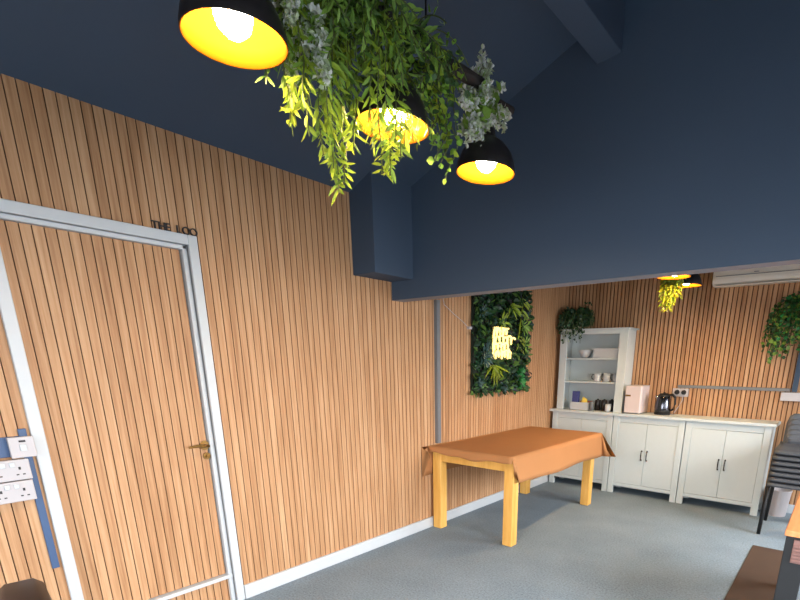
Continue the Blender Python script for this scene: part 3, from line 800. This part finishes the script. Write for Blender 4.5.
m = MB(); m.lathe([(0, 0), (.022, 0), (.026, .10), (.023, .10), (.02, .005), (0, .005)], (.490, 5.505, ZC), 16); tag(m.build('beaker', M['grey'], smooth=True), 'slim grey beaker between the basket and the black jars', 'cup')
mug(.690, 5.50, ZC, 'small white cup in front of the black jars on the worktop', None, r=.034, h=.085, ang=60)

t = thing('mini_fridge', 'pale pink mini fridge beside the hutch on the worktop', 'fridge', (1.0, 5.60, ZC))
FX0, FX1, FY0, FZ1 = .893, 1.068, 5.44, 1.208
m = MB(); m.box(FX0, FX1, FY0+.035, 5.72, ZC+.008, FZ1); 
for xx in (FX0+.02, FX1-.04):
    for yy in (FY0+.05, 5.68): m.box(xx, xx+.02, yy, yy+.02, ZC, ZC+.009)
m.build('fridge_body', M['pinkish'], t, bevel=.012, seg=3)
m = MB(); m.box(FX0, FX1, FY0, FY0+.033, ZC+.008, FZ1); m.build('fridge_door', M['pinkish'], t, bevel=.01, seg=3)
m = MB(); m.box(FX0+.006, FX0+.065, FY0-.008, FY0, ZC+.185, ZC+.203); m.build('latch', M['brass'], t, bevel=.003)
t = thing('kettle', 'black and steel electric kettle between the pink fridge and the socket', 'kettle', (1.265, 5.60, ZC))
c = (1.265, 5.60, ZC)
m = MB(); m.lathe([(0, 0), (.082, 0), (.084, .018), (.078, .022), (0, .022)], c, 28); m.build('power_base', M['black'], t)
m = MB(); m.lathe([(.078, .023), (.083, .03), (.084, .07), (.079, .13), (.068, .18), (.062, .195)], c, 28, close=True); m.build('kettle_body', M['kettle'], t, smooth=True)
m = MB(); m.lathe([(.064, .195), (.062, .205), (.04, .222), (.012, .226), (.012, .236), (0, .238)], c, 28); m.build('lid', M['black'], t, smooth=True)
m = MB(); m.tube([(c[0]+.055, c[1]-.01, c[2]+.208), (c[0]+.09, c[1]-.02, c[2]+.215), (c[0]+.125, c[1]-.025, c[2]+.185), (c[0]+.128, c[1]-.025, c[2]+.12), (c[0]+.11, c[1]-.02, c[2]+.06), (c[0]+.078, c[1]-.01, c[2]+.045)], [.012, .013, .013, .012, .011, .011], 8); m.build('handle', M['black'], t, smooth=True)
m = MB(); m.tube([(c[0]-.058, c[1], c[2]+.165), (c[0]-.085, c[1], c[2]+.195)], [.02, .012], 8); m.build('spout', M['chrome'], t, smooth=True)
m = MB(); m.box(c[0]-.03, c[0]-.002, c[1]-.0885, c[1]-.076, c[2]+.03, c[2]+.17); m.build('front_band', M['black'], t, bevel=.003)

# ------------------------------------------------------------------ stacked chairs, bin, desk, added brown floor patch, near chair
def make_chair(loc, label):
    t = thing('stacking_chair', label, 'chair', loc, 'stacked chairs'); c = Vector(loc)
    def P(x, y, z): return c+Vector((x, y, z))
    m = MB(); n = 10; vs = []; fs = []
    prof = [(-.235, .437), (-.228, .456), (-.20, .464), (-.10, .458), (.05, .452), (.17, .456), (.22, .472)]
    for yy, z in prof:
        for i in range(n+1):
            u = -1+2*i/n; vs.append(P(u*.235, yy, z+.014*u*u*(1 if yy > -.2 else .2)))
    for j in range(len(prof)-1):
        for i in range(n): fs.append((j*(n+1)+i, j*(n+1)+i+1, (j+1)*(n+1)+i+1, (j+1)*(n+1)+i))
    m.add(vs, fs); m.build('seat', M['seatgrey'], t, smooth=True, solid=.016)
    m = MB(); vs = []; fs = []
    prof = [(.225, .485, .17), (.240, .53, .20), (.258, .59, .215), (.275, .66, .215), (.288, .72, .20), (.292, .745, .17)]
    for yy, z, w in prof:
        for i in range(n+1):
            u = -1+2*i/n; vs.append(P(u*w, yy-.03*u*u, z))
    for j in range(len(prof)-1):
        for i in range(n): fs.append((j*(n+1)+i, j*(n+1)+i+1, (j+1)*(n+1)+i+1, (j+1)*(n+1)+i))
    m.add(vs, fs); m.build('backrest', M['seatgrey'], t, smooth=True, solid=.012)
    for sx in (-1, 1):
        m = MB(); m.tube([P(sx*.232, -.225, .0), P(sx*.228, -.205, .425), P(sx*.20, -.15, .440)], .016, 8); m.build('leg', M['black'], t, smooth=True)
        m = MB(); m.tube([P(sx*.235, .26, .0), P(sx*.215, .18, .43), P(sx*.20, .222, .50), P(sx*.19, .245, .55)], .014, 8); m.build('leg', M['black'], t, smooth=True)
    return t
SC = (2.655, 5.06)
ch = make_chair((SC[0], SC[1], 0), 'dark grey stacking chair, bottom of the stack beside the cupboards')
words = ['second from the bottom', 'third from the bottom', 'fourth from the bottom, halfway up', 'fifth from the bottom', 'second from the top', 'topmost']
for i, w in enumerate(words, 1):
    copy_tree(ch, (SC[0], SC[1]+.012*i, .045*i), 'dark grey stacking chair, %s of the stack beside the cupboards' % w)

t = thing('waste_bin', 'white waste bin behind the legs of the stacked chairs', 'bin', (2.478, 5.60, 0))
m = MB(); m.lathe([(0, 0), (.084, 0), (.100, .25), (.104, .25), (.104, .262), (.096, .262), (.081, .008), (0, .008)], (2.478, 5.60, 0), 24); m.build('bin_body', M['plastic'], t, smooth=False)

t = thing('desk', 'orange wood desk with black legs at the right edge', 'desk', (3.3, 3.15, 0))
m = MB(); m.box(2.705, 3.95, 2.535, 3.75, .705, .733); m.build('desktop', M['desk'], t, bevel=.004)
for yy in (2.555, 3.68):
    m = MB(); m.box(2.712, 2.80, yy, yy+.045, 0, .70); m.build('leg', M['black'], t, bevel=.003)
    m = MB(); m.box(3.86, 3.93, yy, yy+.045, 0, .70); m.build('leg', M['black'], t, bevel=.003)
m = MB(); m.box(2.715, 2.735, 2.600, 3.68, .62, .70); m.build('side_rail', M['black'], t)
m = MB(); m.box(2.745, 3.20, 2.545, 2.554, .580, .69)
for k in range(5): m.box(2.747, 3.19, 2.539, 2.545, .588+.017*k, .597+.017*k)
m.build('drawer_front', M['drawer'], t, bevel=.0015)

m = MB(); m.box(2.43, 2.70, 3.0, 4.47, .0005, .007); tag(m.build('floor_patch', M['mat'], bevel=.003), 'dark brown patch on the carpet beside the desk, added as a thin slab', 'mat')  # thin slab added to give the brown patch, not a known mat

# near chair, bottom left corner
t = thing('padded_chair', 'dark brown padded chair, only its rounded back showing in the bottom left corner', 'chair', (1.24, .235, 0))
c = Vector((1.195, .228, .02)); ya = R(-8)
def RP(x, y, z):
    return c+Vector((x*math.cos(ya)-y*math.sin(ya), x*math.sin(ya)+y*math.cos(ya), z))
m = MB(); n = 24; ring = []
def superel(w, h, k=3.2):
    out = []
    for i in range(n):
        a = 2*math.pi*i/n; ca, sa = math.cos(a), math.sin(a)
        out.append((w*math.copysign(abs(ca)**(2/k), ca), h*math.copysign(abs(sa)**(2/k), sa)))
    return out
vs = []; fs = []
lay = [(-.055, .15, .16), (-.048, .195, .205), (-.03, .21, .22), (.03, .21, .22), (.048, .195, .205), (.055, .15, .16)]
for yy, w, h in lay:
    for a, b2 in superel(w, h): vs.append(RP(a, yy, .635+b2))
for j in range(len(lay)-1):
    for i in range(n): fs.append((j*n+i, j*n+(i+1) % n, (j+1)*n+(i+1) % n, (j+1)*n+i))
fs.append(tuple(range(n))[::-1]); fs.append(tuple((len(lay)-1)*n+i for i in range(n)))
m.add(vs, fs); m.build('backrest', M['darkbrown'], t, smooth=True)
m = MB()
vs = []; fs = []
for zz, w, h in ((.40, .20, .19), (.41, .225, .215), (.45, .225, .215), (.465, .20, .19)):
    for a, b2 in superel(w, h): vs.append(RP(a, b2-.22, zz))
for j in range(3):
    for i in range(n): fs.append((j*n+i, j*n+(i+1) % n, (j+1)*n+(i+1) % n, (j+1)*n+i))
fs.append(tuple(range(n))[::-1]); fs.append(tuple(3*n+i for i in range(n)))
m.add(vs, fs); m.build('seat', M['darkbrown'], t, smooth=True)
for sx in (-1, 1):
    m = MB(); m.tube([RP(sx*.19, -.40, 0), RP(sx*.18, -.38, .41)], .014, 8); m.build('leg', M['black'], t)
    m = MB(); m.tube([RP(sx*.19, .02, 0), RP(sx*.18, 0, .41), RP(sx*.17, .02, .6)], .014, 8); m.build('leg', M['black'], t)

# ------------------------------------------------------------------ light
w = bpy.data.worlds.new('world'); scene.world = w; w.use_nodes = True
bg = w.node_tree.nodes['Background']
sky = w.node_tree.nodes.new('ShaderNodeTexSky'); sky.sky_type = 'HOSEK_WILKIE'; sky.turbidity = 5; sky.sun_direction = (.5, -.6, .6)
mixn = w.node_tree.nodes.new('ShaderNodeMix'); mixn.data_type = 'RGBA'; mixn.inputs['Factor'].default_value = .6
mixn.inputs['B'].default_value = (.9, .95, 1, 1)
w.node_tree.links.new(sky.outputs[0], mixn.inputs['A']); w.node_tree.links.new(mixn.outputs['Result'], bg.inputs['Color'])
bg.inputs['Strength'].default_value = 1.0
def area(name, loc, size, dirv, energy, col, spread=115):
    d = bpy.data.lights.new(name, 'AREA'); d.shape = 'RECTANGLE'; d.size, d.size_y = size; d.energy = energy; d.color = col; d.spread = R(spread)
    o = bpy.data.objects.new(name, d); COL.objects.link(o); o.location = loc
    o.rotation_euler = Vector(dirv).to_track_quat('-Z', 'Y').to_euler(); o.visible_camera = False if False else True
    return o
DAY = (.92, .96, 1)
area('window_daylight', (XR-.02, -.1, 1.4), (1.9, 1.3), (-1, .0, -.8), 45, DAY)
area('window_daylight', (XR-.02, 1.9, 1.45), (1.2, 1.3), (-1, .0, -.8), 40, DAY)
area('window_daylight', (XR-.02, 4.3, 1.45), (1.9, 1.3), (-1, 0, -.8), 42, DAY)
area('window_daylight', (2.4, Y0+.02, 1.25), (2.9, 1.8), (0, 1, -.8), 55, DAY)

for x, y in ((1.592, 4.29), (1.553, 4.82)):
    d = bpy.data.lights.new('pendant_glow', 'SPOT'); d.spot_size = R(156); d.spot_blend = .9; d.energy = 16; d.color = (1, .74, .40); d.shadow_soft_size = .02
    o = bpy.data.objects.new('pendant_glow', d); COL.objects.link(o); o.location = (x, y, KZ+.002)
scene.view_settings.view_transform = 'Standard'; scene.view_settings.look = 'None'
scene.view_settings.gamma = 1; scene.view_settings.use_curve_mapping = False
scene.view_settings.exposure = 1.05
